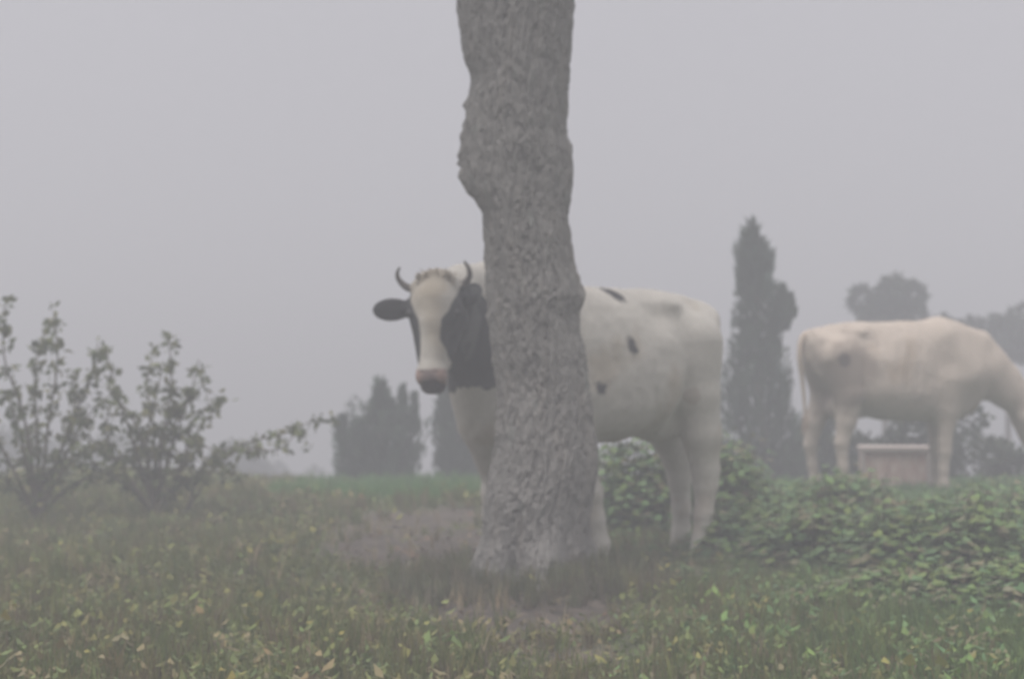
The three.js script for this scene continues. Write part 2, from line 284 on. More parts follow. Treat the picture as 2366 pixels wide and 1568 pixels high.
  for (const k of [-1, 1]) { const g = new THREE.SphereGeometry(0.022 * hs, 16, 12), q = V(k * 0.118, -0.205, 0.06).applyMatrix4(H); g.translate(q.x, q.y, q.z); mesh('eye', g, eyeMat, t); }
  const tg = tube(o.tail.map(q => V(...q)), 0.03, 0.014, 26, 8), tl = mesh('tail', tg, new THREE.MeshStandardMaterial({ color: new THREE.Color().setRGB(...o.tailColour), roughness: 0.9 }), t);
  const te = V(...o.tail[o.tail.length - 1]), tuft = new Leaves(), r = rng(9);
  for (let i = 0; i < 160; i++) { const d = V((r() - 0.5) * 0.3, -1, (r() - 0.5) * 0.3).normalize(); tuft.add(te.clone().add(V((r() - 0.5) * 0.03, r() * 0.06, (r() - 0.5) * 0.03)), d, sideOf(d, r), 0.12 + r() * 0.12, 0.008, 0.001, vary(o.tailColour, r, 0.3)); }
  mesh('tail_tuft', tuft.build(), needleMat, tl);
  return t;
}
const CREAM = [0.49, 0.462, 0.415], BLACK = [0.026, 0.027, 0.029];
const mix = (a, b, t) => a.map((v, k) => lerp(v, b[k], t));
const coat = (x, y, z, base) => { const m = 1 + 0.16 * fbm(x * 4, y * 4, z * 4, 4) + 0.1 * noise(x * 60, y * 30, z * 60), st = smooth(0.08, 0.4, fbm(x * 3.1 + 20, y * 2.2, z * 3.1, 5)); return base.map((v, k) => v * m * lerp(1, [0.8, 0.74, 0.66][k], st * 0.8)); };   // short hair with old stains
const SPOTS = [[-0.055, 1.487, 0.062, 0.032, -0.75], [-0.075, 1.212, 0.052, 0.03, -1.25], [-0.275, 0.985, 0.042, 0.034, -1.2]];
makeCow({
  label: 'cream cow with black ear and neck patches and dark flank spots, looking past the trunk', pos: V(0.517, ground(0.517, -12) - 0.01, -12), yaw: 35 * Math.PI / 180, cell: 0.0075, forelock: [0.42, 0.37, 0.30], lo: [-1.75, -0.02, -0.5], hi: [0.95, 1.8, 0.85],
  legs: [
    [[0.47, 1.22, 0.16, 0.18], [0.475, 0.94, 0.195, 0.135], [0.515, 0.72, 0.205, 0.108], [0.545, 0.52, 0.20, 0.076], [0.545, 0.44, 0.20, 0.066], [0.53, 0.28, 0.20, 0.052], [0.52, 0.14, 0.20, 0.054], [0.49, 0.06, 0.20, 0.052]],
    [[0.47, 1.22, -0.16, 0.18], [0.50, 0.94, -0.195, 0.135], [0.59, 0.72, -0.2, 0.105], [0.675, 0.53, -0.2, 0.072], [0.685, 0.45, -0.2, 0.064], [0.70, 0.28, -0.2, 0.052], [0.70, 0.14, -0.2, 0.054], [0.675, 0.06, -0.2, 0.052]],
    [[-0.52, 1.02, 0.17, 0.15], [-0.40, 0.76, 0.17, 0.10], [-0.27, 0.54, 0.165, 0.066], [-0.225, 0.42, 0.165, 0.06], [-0.19, 0.28, 0.165, 0.044], [-0.16, 0.14, 0.165, 0.046], [-0.17, 0.06, 0.165, 0.047]],
    [[-0.60, 1.02, -0.15, 0.17], [-0.62, 0.78, -0.165, 0.115], [-0.63, 0.54, -0.165, 0.07], [-0.64, 0.42, -0.165, 0.062], [-0.65, 0.28, -0.165, 0.044], [-0.66, 0.14, -0.165, 0.046], [-0.68, 0.06, -0.165, 0.047]]],
  neck: [
    [[-0.50, 1.44, 0, 0.14], [-0.82, 1.535, 0.06, 0.115], [-1.08, 1.52, 0.19, 0.10], [-1.33, 1.46, 0.34, 0.085]],
    [[-0.65, 1.18, 0, 0.24], [-0.92, 1.32, 0.08, 0.185], [-1.15, 1.36, 0.22, 0.135], [-1.32, 1.36, 0.33, 0.10]],
    [[-0.76, 0.92, 0, 0.13], [-0.98, 1.14, 0.1, 0.11], [-1.17, 1.24, 0.22, 0.085]],
    [[-0.84, 1.0, -0.02, 0.13], [-0.78, 0.80, -0.06, 0.115], [-0.70, 0.64, -0.10, 0.085]]],
  head: { at: V(-1.365, 1.568, 0.385), yaw: (-35 - 10) * Math.PI / 180, pitch: 0.02, roll: 0.0, scale: 1.0 },
  ears: [
    { at: [-0.232, -0.185, -0.02], dir: [-1, -0.06, 0.02], up: [0, 1, 0.25], root: [-0.10, -0.15, -0.03, 0.035] },
    { at: [0.16, -0.105, -0.10], dir: [0.42, 0.28, -0.86], up: [-0.2, 1, 0.2], root: [0.10, -0.13, -0.04, 0.035], size: [0.09, 0.05, 0.016] }],
  horns: [[[-0.085, -0.07, -0.035], [-0.15, -0.075, -0.035], [-0.195, -0.035, -0.02], [-0.2, 0.0, -0.005], [-0.185, 0.025, 0.005]], [[0.085, -0.065, -0.035], [0.135, -0.055, -0.04], [0.165, -0.015, -0.035], [0.16, 0.025, -0.02], [0.142, 0.055, -0.01]]],
  tail: [[0.66, 1.44, 0], [0.74, 1.40, 0], [0.77, 1.25, -0.03], [0.73, 1.0, -0.06], [0.71, 0.75, -0.08]], tailColour: [0.5, 0.43, 0.36],
  colour(x, y, z, [u, v, w]) {
    const nn = fbm(x * 7 + 3, y * 7, z * 7, 3);
    let c = coat(x, y, z, CREAM);
    const inHead = u * u + (v + 0.28) ** 2 + w * w < 0.36 * 0.36 && x < -1.05 || (x < -1.2 && v < 0.1);
    // dark patch on the neck and cheek, pale above and below it
    const neck = Math.hypot((x + 1.09) / 0.36, (y - 1.205) / 0.245) + 0.6 * nn + 0.12 * noise(x * 30, y * 30, z * 30);
    if (!inHead || w < -0.05) c = mix(c, BLACK, z > -0.12 ? 1 - smooth(0.97, 1.05, neck) : 0);
    if (inHead) {
      const wob = 0.02 * nn;
      const [bl, br] = table([[-0.62, -0.2, 0.2], [-0.50, -0.085, 0.14], [-0.46, -0.058, 0.085], [-0.40, -0.050, 0.068], [-0.33, -0.046, 0.043], [-0.24, -0.062, 0.050], [-0.18, -0.092, 0.085], [-0.12, -0.125, 0.105], [-0.08, -0.14, 0.115], [0.0, -0.2, 0.2]], v);
      if (u < bl + wob * 0.6) c = mix(c, BLACK, smooth(0, 0.01, bl + wob * 0.6 - u)); if (u > br + wob * 0.6) c = mix(c, BLACK, smooth(0, 0.01, u - br - wob * 0.6));
      if (u < -0.125 && v < -0.1) c = BLACK; if (w < -0.07 && u > 0.09 && v < -0.07) c = mix(BLACK, [0.2, 0.2, 0.2], smooth(-0.2, 0.2, nn) * 0.4);
      if (v < -0.475 && w > 0.08) { const pk = smooth(-0.475, -0.49, v + wob); c = mix(c, [0.32, 0.2, 0.165], pk * 0.85); c = mix(c, [0.06, 0.055, 0.065], clamp(smooth(-0.15, 0.2, nn) + smooth(0.06, 0.03, Math.abs(u)) * 0.6, 0, 1) * pk * 0.8); }
      if (v < -0.56) c = mix(c, [0.06, 0.05, 0.055], 0.85);
      c = mix(c, [0.32, 0.275, 0.21], clamp((1 - Math.hypot(u / 0.1, (v + 0.05) / 0.09)) * 1.5 + 1.6 * nn, 0, 0.75));
    }
    if (z > 0.05) for (const [sx, sy, a, b, r] of SPOTS) { const dx = x - sx, dy = y - sy, p = (dx * Math.cos(r) + dy * Math.sin(r)) / a, q = (-dx * Math.sin(r) + dy * Math.cos(r)) / b; c = mix(c, [0.035, 0.033, 0.035], 1 - smooth(0.7, 1.2, Math.hypot(p, q) + nn * 0.6 + 0.5 * noise(x * 45, y * 45, z * 20))); }
    if (z > 0.05 && Math.hypot((x - 0.37) / 0.04, (y - 0.94) / 0.045) + nn < 1) c = mix(c, [0.3, 0.24, 0.19], 0.5);
    if (y < 0.5 && x > -0.9) c = mix(c, [0.42, 0.345, 0.28], smooth(0.1, 0.5, 0.3 + nn) * 0.5 * smooth(0.5, 0.35, y));  // mud splashes on the shanks
    return c;
  }
});
makeCow({
  label: 'tan cow with dirty brown thigh seen from its rump, beyond the green weeds', size: 0.96, pos: V((2044 - 1183) / FOCAL * 18, ground(3.1, -18) - 0.01, -18), yaw: Math.PI + 13 * Math.PI / 180, cell: 0.0105, lo: [-1.85, -0.02, -0.6], hi: [0.95, 1.7, 0.6],
  legs: [
    [[0.50, 1.22, 0.17, 0.19], [0.45, 0.92, 0.205, 0.135], [0.56, 0.66, 0.205, 0.08], [0.60, 0.47, 0.20, 0.056], [0.58, 0.30, 0.20, 0.042], [0.56, 0.15, 0.20, 0.045], [0.54, 0.06, 0.20, 0.045]],
    [[0.50, 1.22, -0.17, 0.19], [0.41, 0.92, -0.205, 0.13], [0.43, 0.68, -0.2, 0.085], [0.47, 0.5, -0.2, 0.06], [0.46, 0.30, -0.2, 0.044], [0.45, 0.15, -0.2, 0.045], [0.43, 0.06, -0.2, 0.045]],
    [[-0.55, 1.02, 0.17, 0.15], [-0.55, 0.78, 0.17, 0.095], [-0.55, 0.5, 0.165, 0.062], [-0.55, 0.42, 0.165, 0.06], [-0.55, 0.26, 0.165, 0.042], [-0.55, 0.14, 0.165, 0.046], [-0.57, 0.06, 0.165, 0.046]],
    [[-0.53, 1.02, -0.17, 0.15], [-0.50, 0.78, -0.17, 0.095], [-0.48, 0.5, -0.165, 0.062], [-0.48, 0.42, -0.165, 0.06], [-0.47, 0.26, -0.165, 0.042], [-0.47, 0.14, -0.165, 0.046], [-0.49, 0.06, -0.165, 0.046]]],
  neck: [[[-0.50, 1.39, 0, 0.13], [-0.88, 1.33, 0, 0.12], [-1.15, 1.06, 0, 0.10], [-1.30, 0.88, 0, 0.085]], [[-0.65, 1.12, 0, 0.24], [-0.92, 1.10, 0, 0.18], [-1.12, 0.92, 0, 0.13], [-1.25, 0.80, 0, 0.10]]],
  head: { at: V(-1.36, 0.93, 0), yaw: -Math.PI / 2, pitch: 0.1, roll: 0, scale: 1 },
  ears: [{ at: [-0.21, -0.17, -0.03], dir: [-1, -0.1, -0.2], up: [0, 1, 0.25], root: [-0.10, -0.15, -0.03, 0.035] }, { at: [0.21, -0.17, -0.03], dir: [1, -0.1, -0.2], up: [0, 1, 0.25], root: [0.10, -0.15, -0.03, 0.035] }],
  horns: [[[-0.085, -0.07, -0.035], [-0.15, -0.075, -0.035], [-0.195, -0.035, -0.02], [-0.2, 0.0, -0.005]], [[0.085, -0.07, -0.035], [0.15, -0.075, -0.035], [0.195, -0.035, -0.02], [0.2, 0.0, -0.005]]],
  tail: [[0.66, 1.44, 0], [0.74, 1.40, 0], [0.775, 1.25, -0.01], [0.735, 1.0, 0.02], [0.71, 0.75, 0.03]], tailColour: [0.5, 0.41, 0.33],
  colour(x, y, z, [u, v, w]) {
    const nn = fbm(x * 6 + 8, y * 6, z * 6, 3);
    let c = coat(x, y, z, [0.43, 0.365, 0.305]);
    const thigh = Math.hypot((x - 0.47 + (y - 1.1) * 0.12) / 0.27, (y - 1.08) / 0.33) + 1.1 * nn;    // dried dirt on the thigh
    c = mix(c, [0.22, 0.175, 0.14], (1 - smooth(0.6, 1.15, thigh)) * 0.8);
    if (z < 0 && Math.hypot((x - 0.5) / 0.055, (y - 1.2) / 0.06) + nn * 0.6 < 1) c = [0.11, 0.085, 0.075];
    if (v < -0.47 && w > 0.08 && x < -1.2) c = [0.24, 0.15, 0.14];
    return c;
  }
});

// ---------------------------------------------------------------- weathered box beyond the weeds
{
  const d = 19.2, x = (2066 - 1183) / FOCAL * d, gy = ground(x, -d), t = thing('feed_box', 'faded pinkish wooden box with a pale top rim, behind the tan cow', 'box', V(x, gy, -d), -0.12);
  const H = EYE - (1030 - 856) / FOCAL * d - gy, Wd = 0.60, D = 0.5, n = 5, r = rng(31);
  const woods = []; for (let k = 0; k < 4; k++) {
    const S = 128, td = new Uint8Array(S * S * 4); for (let j = 0; j < S; j++) for (let i = 0; i < S; i++) { const q = clamp(0.5 + fbm(i / 22 + k * 20, j / 30, k, 4) * 1.5, 0, 1), o = (j * S + i) * 4, a = [0.84, 0.78, 0.74], b = [0.72, 0.58, 0.54]; for (let m = 0; m < 3; m++) td[o + m] = lerp(a[m], b[m], q) * 255; td[o + 3] = 255; }
    const tx = new THREE.DataTexture(td, S, S); tx.colorSpace = THREE.SRGBColorSpace; tx.magFilter = THREE.LinearFilter; tx.needsUpdate = true; woods.push(new THREE.MeshStandardMaterial({ map: tx, roughness: 0.95 }));
  }
  const pale = new THREE.MeshStandardMaterial({ color: new THREE.Color().setRGB(0.42, 0.36, 0.33), roughness: 0.9 });
  const pw = Wd / n, g = new THREE.BoxGeometry(pw - 0.006, H - 0.04, 0.022), gd = new THREE.BoxGeometry(0.022, H - 0.04, (D - 0.05) / 4 - 0.006);
  for (let k = 0; k < n; k++) for (const s of [-1, 1]) { const m = mesh('plank', g, woods[(k * 2 + s + 1) % 4], t); m.position.set(-Wd / 2 + pw * (k + 0.5), (H - 0.04) / 2 + r() * 0.004, s * (D / 2 - 0.011) + (r() - 0.5) * 0.005); }
  for (let k = 0; k < 4; k++) for (const s of [-1, 1]) { const m = mesh('plank', gd, woods[(k + s + 1) % 4], t); m.position.set(s * (Wd / 2 - 0.014), (H - 0.04) / 2, -D / 2 + 0.025 + (D - 0.05) / 4 * (k + 0.5)); }
  for (const s of [-1, 1]) { const m = mesh('corner_post', new THREE.BoxGeometry(0.04, H - 0.045, 0.03), pale, t); m.position.set(s * (Wd / 2 - 0.018), (H - 0.045) / 2, D / 2 + 0.016); }
  mesh('lid', new THREE.BoxGeometry(Wd + 0.03, 0.035, D + 0.07), pale, t).position.y = H - 0.0175;
}

// ---------------------------------------------------------------- conifers and other far trees
const woodMat = new THREE.MeshStandardMaterial({ color: new THREE.Color().setRGB(0.11, 0.085, 0.065), roughness: 1 });
function conifer(label, d, prof, seed, count, col, spires = []) {
  // prof: [picture row, left, right]; built as a round-sectioned crown of upright sprays at its own distance
  const bot = prof[prof.length - 1], cx = (bot[1] + bot[2]) / 2, base = at(cx, bot[0], d), gy = ground(base.x, -d), t = thing('conifer_tree', label, 'tree', V(base.x, gy, -d), 0, 'conifers beyond the crest');
  const r = rng(seed), L = new Leaves(), top = at(cx, prof[0][0], d).y - gy, rows = prof.map(q => [q[0], (q[1] - cx) / FOCAL * d, (q[2] - cx) / FOCAL * d]);
  const low = at(cx, bot[0], d).y - gy;
  const axis = []; for (let k = 0; k <= 5; k++) { const py = lerp(bot[0], prof[0][0], k / 5), q = table(rows, py); axis.push(V((q[0] + q[1]) / 2, at(cx, py, d).y - gy, 0)); }
  axis.unshift(V(axis[0].x, -0.05, 0));
  mesh('trunk', tube(axis, 0.07, 0.008, 20, 7), woodMat, t);
  let made = 0, tries = 0; const total = count; count = Math.round(total * 0.35);
  for (let k = 0; k < total * 0.65 / 42; k++) {
    const py = lerp(bot[0], prof[0][0] + 30, Math.pow(r(), 1.25)), [l, q] = table(rows, py), hw = (q - l) / 2, a = r() * 6.283, rad = 0.5 + 0.5 * r(), y0 = at(cx, py, d).y - gy, fl = (0.14 + 0.26 * r()) * clamp(hw / 0.22, 0.3, 1), fw = 0.035 + 0.04 * r(), cc = vary(col, r, 0.35);
    const bx = (l + q) / 2 + Math.cos(a) * hw * rad, bz = Math.sin(a) * Math.min(hw, 0.75) * rad, ox = Math.cos(a) * 0.22, oz = Math.sin(a) * 0.22;
    for (let m = 0; m < 42; m++) { const f = r(), b = r() * 6.283, w = fw * (1 - f * 0.85) * Math.sqrt(r()) * 1.4, dir = V(ox + Math.cos(b) * 0.5, 1, oz + Math.sin(b) * 0.5).normalize(); L.add(V(bx + ox * f * fl + Math.cos(b) * w, y0 + f * fl - 0.08, bz + oz * f * fl + Math.sin(b) * w), dir, sideOf(dir, r), 0.06 + 0.04 * r(), 0.018, 0.004, vary(cc, r, 0.2)); }
  }
  while (made < count && tries++ < count * 6) {
    const py = lerp(bot[0], prof[0][0], Math.pow(r(), 1.15)), [l, q] = table(rows, py), cxx = (l + q) / 2, hw = (q - l) / 2;
    if (r() > 0.25 + hw / 0.4) continue;
    const y = at(cx, py, d).y - gy, a = r() * Math.PI * 2, rad = Math.sqrt(lerp(0.1, 0.75, r())), lump = 0.9 + 0.5 * noise(Math.cos(a) * 2 + seed, y * 4.5, Math.sin(a) * 2) ;
    const x = cxx + Math.cos(a) * hw * rad * lump, z = Math.sin(a) * Math.min(hw, 0.75) * rad * lump;
    const dir = V(Math.cos(a) * 0.55, 0.8 + r() * 0.5, Math.sin(a) * 0.55).add(randDir(r).multiplyScalar(0.45)).normalize(), k = 0.75 + 0.5 * r(), cc = vary(col, r, 0.3);
    L.add(V(x, y, z), dir, sideOf(dir, r), 0.11 * k, 0.035 * k, 0.006, cc); made++;
  }
  for (const [sx, sy0, sy1, w] of spires) for (let k = 0; k < 260; k++) {
    const f = r(), py = lerp(sy0, sy1, f), hw = w / FOCAL * d * (1 - f * 0.85), a = r() * 6.283, p = at(sx, py, d), dir = V(Math.cos(a) * 0.35, 1, Math.sin(a) * 0.35).normalize();
    L.add(V(p.x - base.x + Math.cos(a) * hw * r(), p.y - gy, Math.sin(a) * hw * r()), dir, sideOf(dir, r), 0.1, 0.03, 0.005, vary(col, r, 0.3));
  }
  mesh('crown', L.build(), needleMat, t); return t;
}
const CON = [0.052, 0.088, 0.058];
conifer('tall dark conifer with a crooked narrow top between the two cows', 21.5, [[515, 1733, 1738], [545, 1722, 1750], [580, 1714, 1770], [612, 1706, 1782], [640, 1704, 1774], [660, 1708, 1790], [685, 1708, 1826], [715, 1706, 1818], [740, 1700, 1806], [790, 1704, 1804], [840, 1690, 1812], [890, 1672, 1828], [950, 1664, 1850], [1010, 1660, 1872], [1070, 1664, 1890], [1130, 1670, 1896], [1190, 1690, 1880]], 11, 9500, CON, [[1806, 770, 668, 30], [1826, 740, 690, 16], [1770, 690, 600, 16], [1716, 690, 590, 14]]);
conifer('wide dark conifer clump with several pointed tops, left of the cow\'s head', 20.8, [[890, 877, 880], [915, 868, 890], [940, 862, 900], [970, 856, 906], [985, 826, 926], [1005, 796, 950], [1030, 786, 962], [1060, 782, 968], [1100, 778, 966], [1135, 780, 958], [1180, 800, 940]], 12, 8000, CON, [[792, 1030, 972, 16], [930, 1010, 902, 18], [957, 1010, 920, 12], [824, 1010, 985, 14], [905, 1000, 935, 14]]);
conifer('slender dark conifer below the cow\'s muzzle', 21.2, [[865, 1042, 1048], [900, 1020, 1062], [940, 1012, 1070], [990, 1012, 1084], [1030, 1012, 1100], [1070, 1010, 1112], [1105, 1008, 1120], [1150, 1016, 1124], [1190, 1030, 1110]], 13, 6000, CON);
function broadleaf(name, label, px, py, d, rx, ry, rz, seed, count, cols, leaf, group, lumps = 6, stem = true) {
  const c = at(px, py, d), gy = ground(c.x, -d), t = thing(name, label, name.includes('tree') ? 'tree' : 'bush', V(c.x, gy, -d), 0, group), r = rng(seed), L = new Leaves(), cy = c.y - gy;
  const blobs = [[0, -0.15, 0, 0.62]]; for (let k = 0; k < lumps; k++) { const a = r() * 6.283, q = 0.45 + 0.35 * r(); blobs.push([Math.cos(a) * q, (r() - 0.3) * 1.1, Math.sin(a) * q, 0.22 + 0.25 * r()]); }
  const tot = blobs.reduce((s, b) => s + b[3] * b[3], 0);
  for (const b of blobs) {
    const hue = pick(cols, r);
    for (let k = 0; k < count * b[3] * b[3] / tot; k++) {
      const n = randDir(r), q = Math.pow(lerp(0.25, 1, r()), 0.5) * b[3] * (0.85 + 0.3 * r()), o = V((b[0] + n.x * q) * rx, cy + (b[1] + n.y * q) * ry, (b[2] + n.z * q) * rz);
      if (o.y < 0.02) continue;
      const dir = n.clone().multiplyScalar(0.8).add(randDir(r).multiplyScalar(0.6)); dir.y -= 0.15; dir.normalize(); const s = leaf * (0.65 + 0.7 * r());
      L.add(o, dir, sideOf(dir, r), s, s * 0.55, s * 0.08, vary(r() < 0.7 ? hue : pick(cols, r), r, 0.25));
    }
  }
  mesh('crown', L.build(), leafMat, t);
  if (stem) { const n = name.includes('tree') ? 1 : 4; for (let k = 0; k < n; k++) { const e = V((r() - 0.5) * rx * (n - 1) * 0.3, cy * 0.9, (r() - 0.5) * rz * (n - 1) * 0.3); mesh(n > 1 ? 'stem' : 'trunk', tube([V(e.x * 0.2, -0.03, e.z * 0.2), e.clone().multiply(V(0.6, 0.5, 0.6)), e], n > 1 ? 0.012 : 0.09, n > 1 ? 0.004 : 0.03, 10, 6), woodMat, t); } }
  return t;
}
const FAR = [[0.05, 0.075, 0.045], [0.06, 0.08, 0.045], [0.045, 0.068, 0.045]];
broadleaf('broadleaf_tree', 'hazy round-topped tree rising behind the tan cow\'s back', 2046, 752, 33, 0.58, 0.74, 0.6, 41, 5200, FAR, 0.11, 'hazy trees down the slope', 9);
broadleaf('broadleaf_tree', 'low hazy treetop at the right, behind the tan cow\'s shoulder', 2160, 775, 34, 0.75, 0.52, 0.6, 42, 3600, FAR, 0.11, 'hazy trees down the slope', 7);
broadleaf('broadleaf_tree', 'low hazy treetop at the far right edge of the view', 2330, 770, 36, 0.95, 0.62, 0.7, 48, 3600, FAR, 0.12, 'hazy trees down the slope', 7);
broadleaf('broadleaf_tree', 'pale fogged tree down the slope, behind the long bramble shoot', 560, 1105, 46, 0.75, 0.75, 0.7, 43, 3600, FAR, 0.14, 'hazy trees down the slope', 7);
broadleaf('broadleaf_tree', 'faintest fogged treetop, in the dip left of the wide conifer clump', 680, 1140, 56, 0.75, 0.8, 0.7, 44, 3000, FAR, 0.16, 'hazy trees down the slope', 6);
broadleaf('broadleaf_tree', 'fogged treetop at the left edge, behind the olive shrub', 140, 1090, 44, 1.5, 0.9, 1.2, 45, 4600, FAR, 0.15, 'hazy trees down the slope', 9);
broadleaf('hedge_bush', 'dark bush under the tan cow\'s belly, behind the pinkish box', 2060, 1060, 21.5, 0.62, 0.42, 0.5, 51, 4500, FAR, 0.07, 'bushes along the crest', 7);
broadleaf('hedge_bush', 'dark bush between the crooked conifer and the tan cow', 1875, 1055, 21.8, 0.42, 0.4, 0.45, 52, 3600, FAR, 0.07, 'bushes along the crest', 6);
broadleaf('hedge_bush', 'dark bush at the far right, behind the tan cow\'s forelegs', 2255, 1060, 21.3, 0.7, 0.5, 0.5, 53, 4200, FAR, 0.07, 'bushes along the crest', 7);
broadleaf('hedge_bush', 'low dark bush at the foot of the crooked conifer', 1745, 1085, 22, 0.5, 0.34, 0.45, 54, 3600, FAR, 0.07, 'bushes along the crest', 6);

// ---------------------------------------------------------------- leafy weeds round the cow's hind legs
const WEED = [[0.16, 0.265, 0.095], [0.18, 0.275, 0.085], [0.145, 0.25, 0.105], [0.205, 0.275, 0.085], [0.155, 0.245, 0.11], [0.22, 0.205, 0.12]];
function weedMound(label, px, top, d, rx, rz, seed, count, leaf = 0.075, cols = WEED) {
  const x = (px - 1183) / FOCAL * d, gy = ground(x, -d), h = EYE - (top - 856) / FOCAL * d - gy, t = thing('weed_clump', label, 'weeds', V(x, gy, -d), 0, 'leafy weed clumps'), r = rng(seed), L = new Leaves(), stems = [];
  const n = Math.round(count / 18);
  for (let k = 0; k < n; k++) {
    const a = r() * 6.283, q = Math.sqrt(r()), sx = Math.cos(a) * q * rx, sz = Math.sin(a) * q * rz, hh = h * (1 - 0.75 * q ** 2.2) * (0.92 + 0.3 * r()), by = ground(x + sx, -d + sz) - gy;
    const lean = V((r() - 0.5) * 0.35 + Math.cos(a) * q * 0.25, 1, (r() - 0.5) * 0.35 + Math.sin(a) * q * 0.25), hue = pick(cols, r), tip = V(sx, by, sz).addScaledVector(lean, hh);
    if (k % 2 === 0) stems.push(tube([V(sx, by - 0.02, sz), V(sx, by, sz).addScaledVector(lean, hh * 0.5), tip], 0.005, 0.0025, 3, 4));
    for (let m = 0; m < 18; m++) {
      const f = lerp(0.35, 1, (Math.floor(m / 4) + 0.5 * r()) / 4.5), o = V(sx, by, sz).addScaledVector(lean, hh * f), b = r() * 6.283, dir = V(Math.cos(b), -0.05 - 0.6 * r(), Math.sin(b)).normalize(), s = leaf * (1.55 - 0.6 * f) * (0.8 + 0.5 * r());
      const side = V(-Math.sin(b), (r() - 0.5) * 0.35, Math.cos(b)).normalize(); o.addScaledVector(dir, 0.025);
      L.add(o, dir, side, s, s * 0.62, -s * 0.08, vary(r() < 0.75 ? hue : pick(cols, r), r, 0.28));
    }
  }
  mesh('foliage', L.build(), leafMat, t, 'stuff'); mesh('stems', mergeGeometries(stems), new THREE.MeshStandardMaterial({ color: new THREE.Color().setRGB(0.09, 0.1, 0.05), roughness: 0.9 }), t, 'stuff');
}
weedMound('tall nettle-like weeds seen under the spotted cow\'s belly', 1475, 1010, 13.9, 0.33, 0.4, 61, 3600);
weedMound('green weed clump directly behind the spotted cow\'s hind hooves', 1600, 1060, 13.8, 0.36, 0.4, 62, 2800);
weedMound('rounded weed clump touching the spotted cow\'s rump side at the right', 1695, 1028, 13.6, 0.2, 0.4, 63, 2600);
weedMound('weed clump in the hollow right of the spotted cow', 1790, 1125, 13.5, 0.26, 0.4, 64, 2600);
weedMound('weed clump in front of the tan cow\'s hind legs', 1950, 1092, 13.6, 0.36, 0.45, 65, 3400);
weedMound('weed clump in front of the pinkish box', 2110, 1150, 13.4, 0.36, 0.45, 66, 3400);
weedMound('weed clump at the far right edge, before the dark bushes', 2290, 1125, 13.2, 0.36, 0.45, 67, 3200);
weedMound('low weeds in front of the spotted cow\'s hind legs', 1540, 1300, 10.9, 0.3, 0.25, 68, 1500, 0.05);
weedMound('weed clump right beside the spotted cow\'s hind hoof', 1735, 1165, 12.2, 0.3, 0.35, 69, 2600);
weedMound('broad weed clump in the right foreground, left half', 1890, 1165, 11.6, 0.36, 0.4, 70, 3200);
weedMound('broad weed clump in the right foreground, below the box', 2080, 1178, 11.2, 0.36, 0.4, 71, 3200);
weedMound('broad weed clump at the right edge of the foreground', 2260, 1165, 11.0, 0.36, 0.4, 72, 3200);
weedMound('nearest green weeds at the lower right', 2120, 1300, 9.6, 0.4, 0.35, 73, 2600);
weedMound('nearest green weeds in the lower right corner', 2330, 1290, 9.4, 0.36, 0.35, 74, 2600);
weedMound('low green weeds at the bottom, between trunk and right corner', 1880, 1350, 9.6, 0.36, 0.3, 75, 2000, 0.06);
const OLIVE = [[0.18, 0.205, 0.07], [0.15, 0.195, 0.065], [0.22, 0.21, 0.075], [0.15, 0.19, 0.075], [0.225, 0.19, 0.105]];
weedMound('olive weeds on the crest below the arching bramble', 500, 1085, 17.5, 0.55, 0.5, 81, 3200, 0.06, OLIVE);
weedMound('olive weeds on the crest under the shrub at the left', 330, 1070, 17, 0.5, 0.5, 82, 3200, 0.06, OLIVE);
weedMound('olive weeds at the left edge of the crest', 110, 1075, 16.5, 0.6, 0.5, 83, 3400, 0.06, OLIVE);
weedMound('low olive weeds beside the gap in the crest', 650, 1105, 18, 0.3, 0.5, 84, 2000, 0.05, OLIVE);

// ---------------------------------------------------------------- shrub and bramble at the left
const canes = new THREE.MeshStandardMaterial({ color: new THREE.Color().setRGB(0.1, 0.085, 0.06), roughness: 0.9 });
function shrub(name, label, category, d, paths, seed, leaf, per, cols, thick = 0.014) {
  const o0 = at(...paths[0][0], d), gy = ground(o0.x, -d), t = thing(name, label, category, V(o0.x, gy, -d)), r = rng(seed), L = new Leaves();
  for (const path of paths) {
    const dz = (r() - 0.5) * 0.8, pts = path.map((q, k) => { const v = at(q[0], q[1], d); return V(v.x - o0.x, v.y - gy, dz * k / path.length); }), g = tube(pts, thick, 0.003, 22, 6), curve = new THREE.CatmullRomCurve3(pts); mesh('branch', g, canes, t);
    const len = curve.getLength();
    for (let k = 0; k < len * per; k++) {
      const f = lerp(0.22, 1, Math.pow(r(), 0.8)), cl = Math.round(f * len * 7) / (len * 7), o = curve.getPointAt(clamp(lerp(f, cl, 0.75), 0, 1)).add(randDir(r).multiplyScalar(0.055 * Math.sqrt(r()))), dir = randDir(r); dir.y -= 0.25; dir.normalize();
      const s = leaf * (0.6 + 0.8 * r()); L.add(o, dir, sideOf(dir, r), s, s * 0.55, s * 0.08, vary(pick(cols, r), r, 0.25));
    }
  }
  mesh('foliage', L.build(), leafMat, t); return t;
}
const SHR = [[0.15, 0.17, 0.075], [0.12, 0.145, 0.06], [0.19, 0.19, 0.09], [0.10, 0.125, 0.06]];
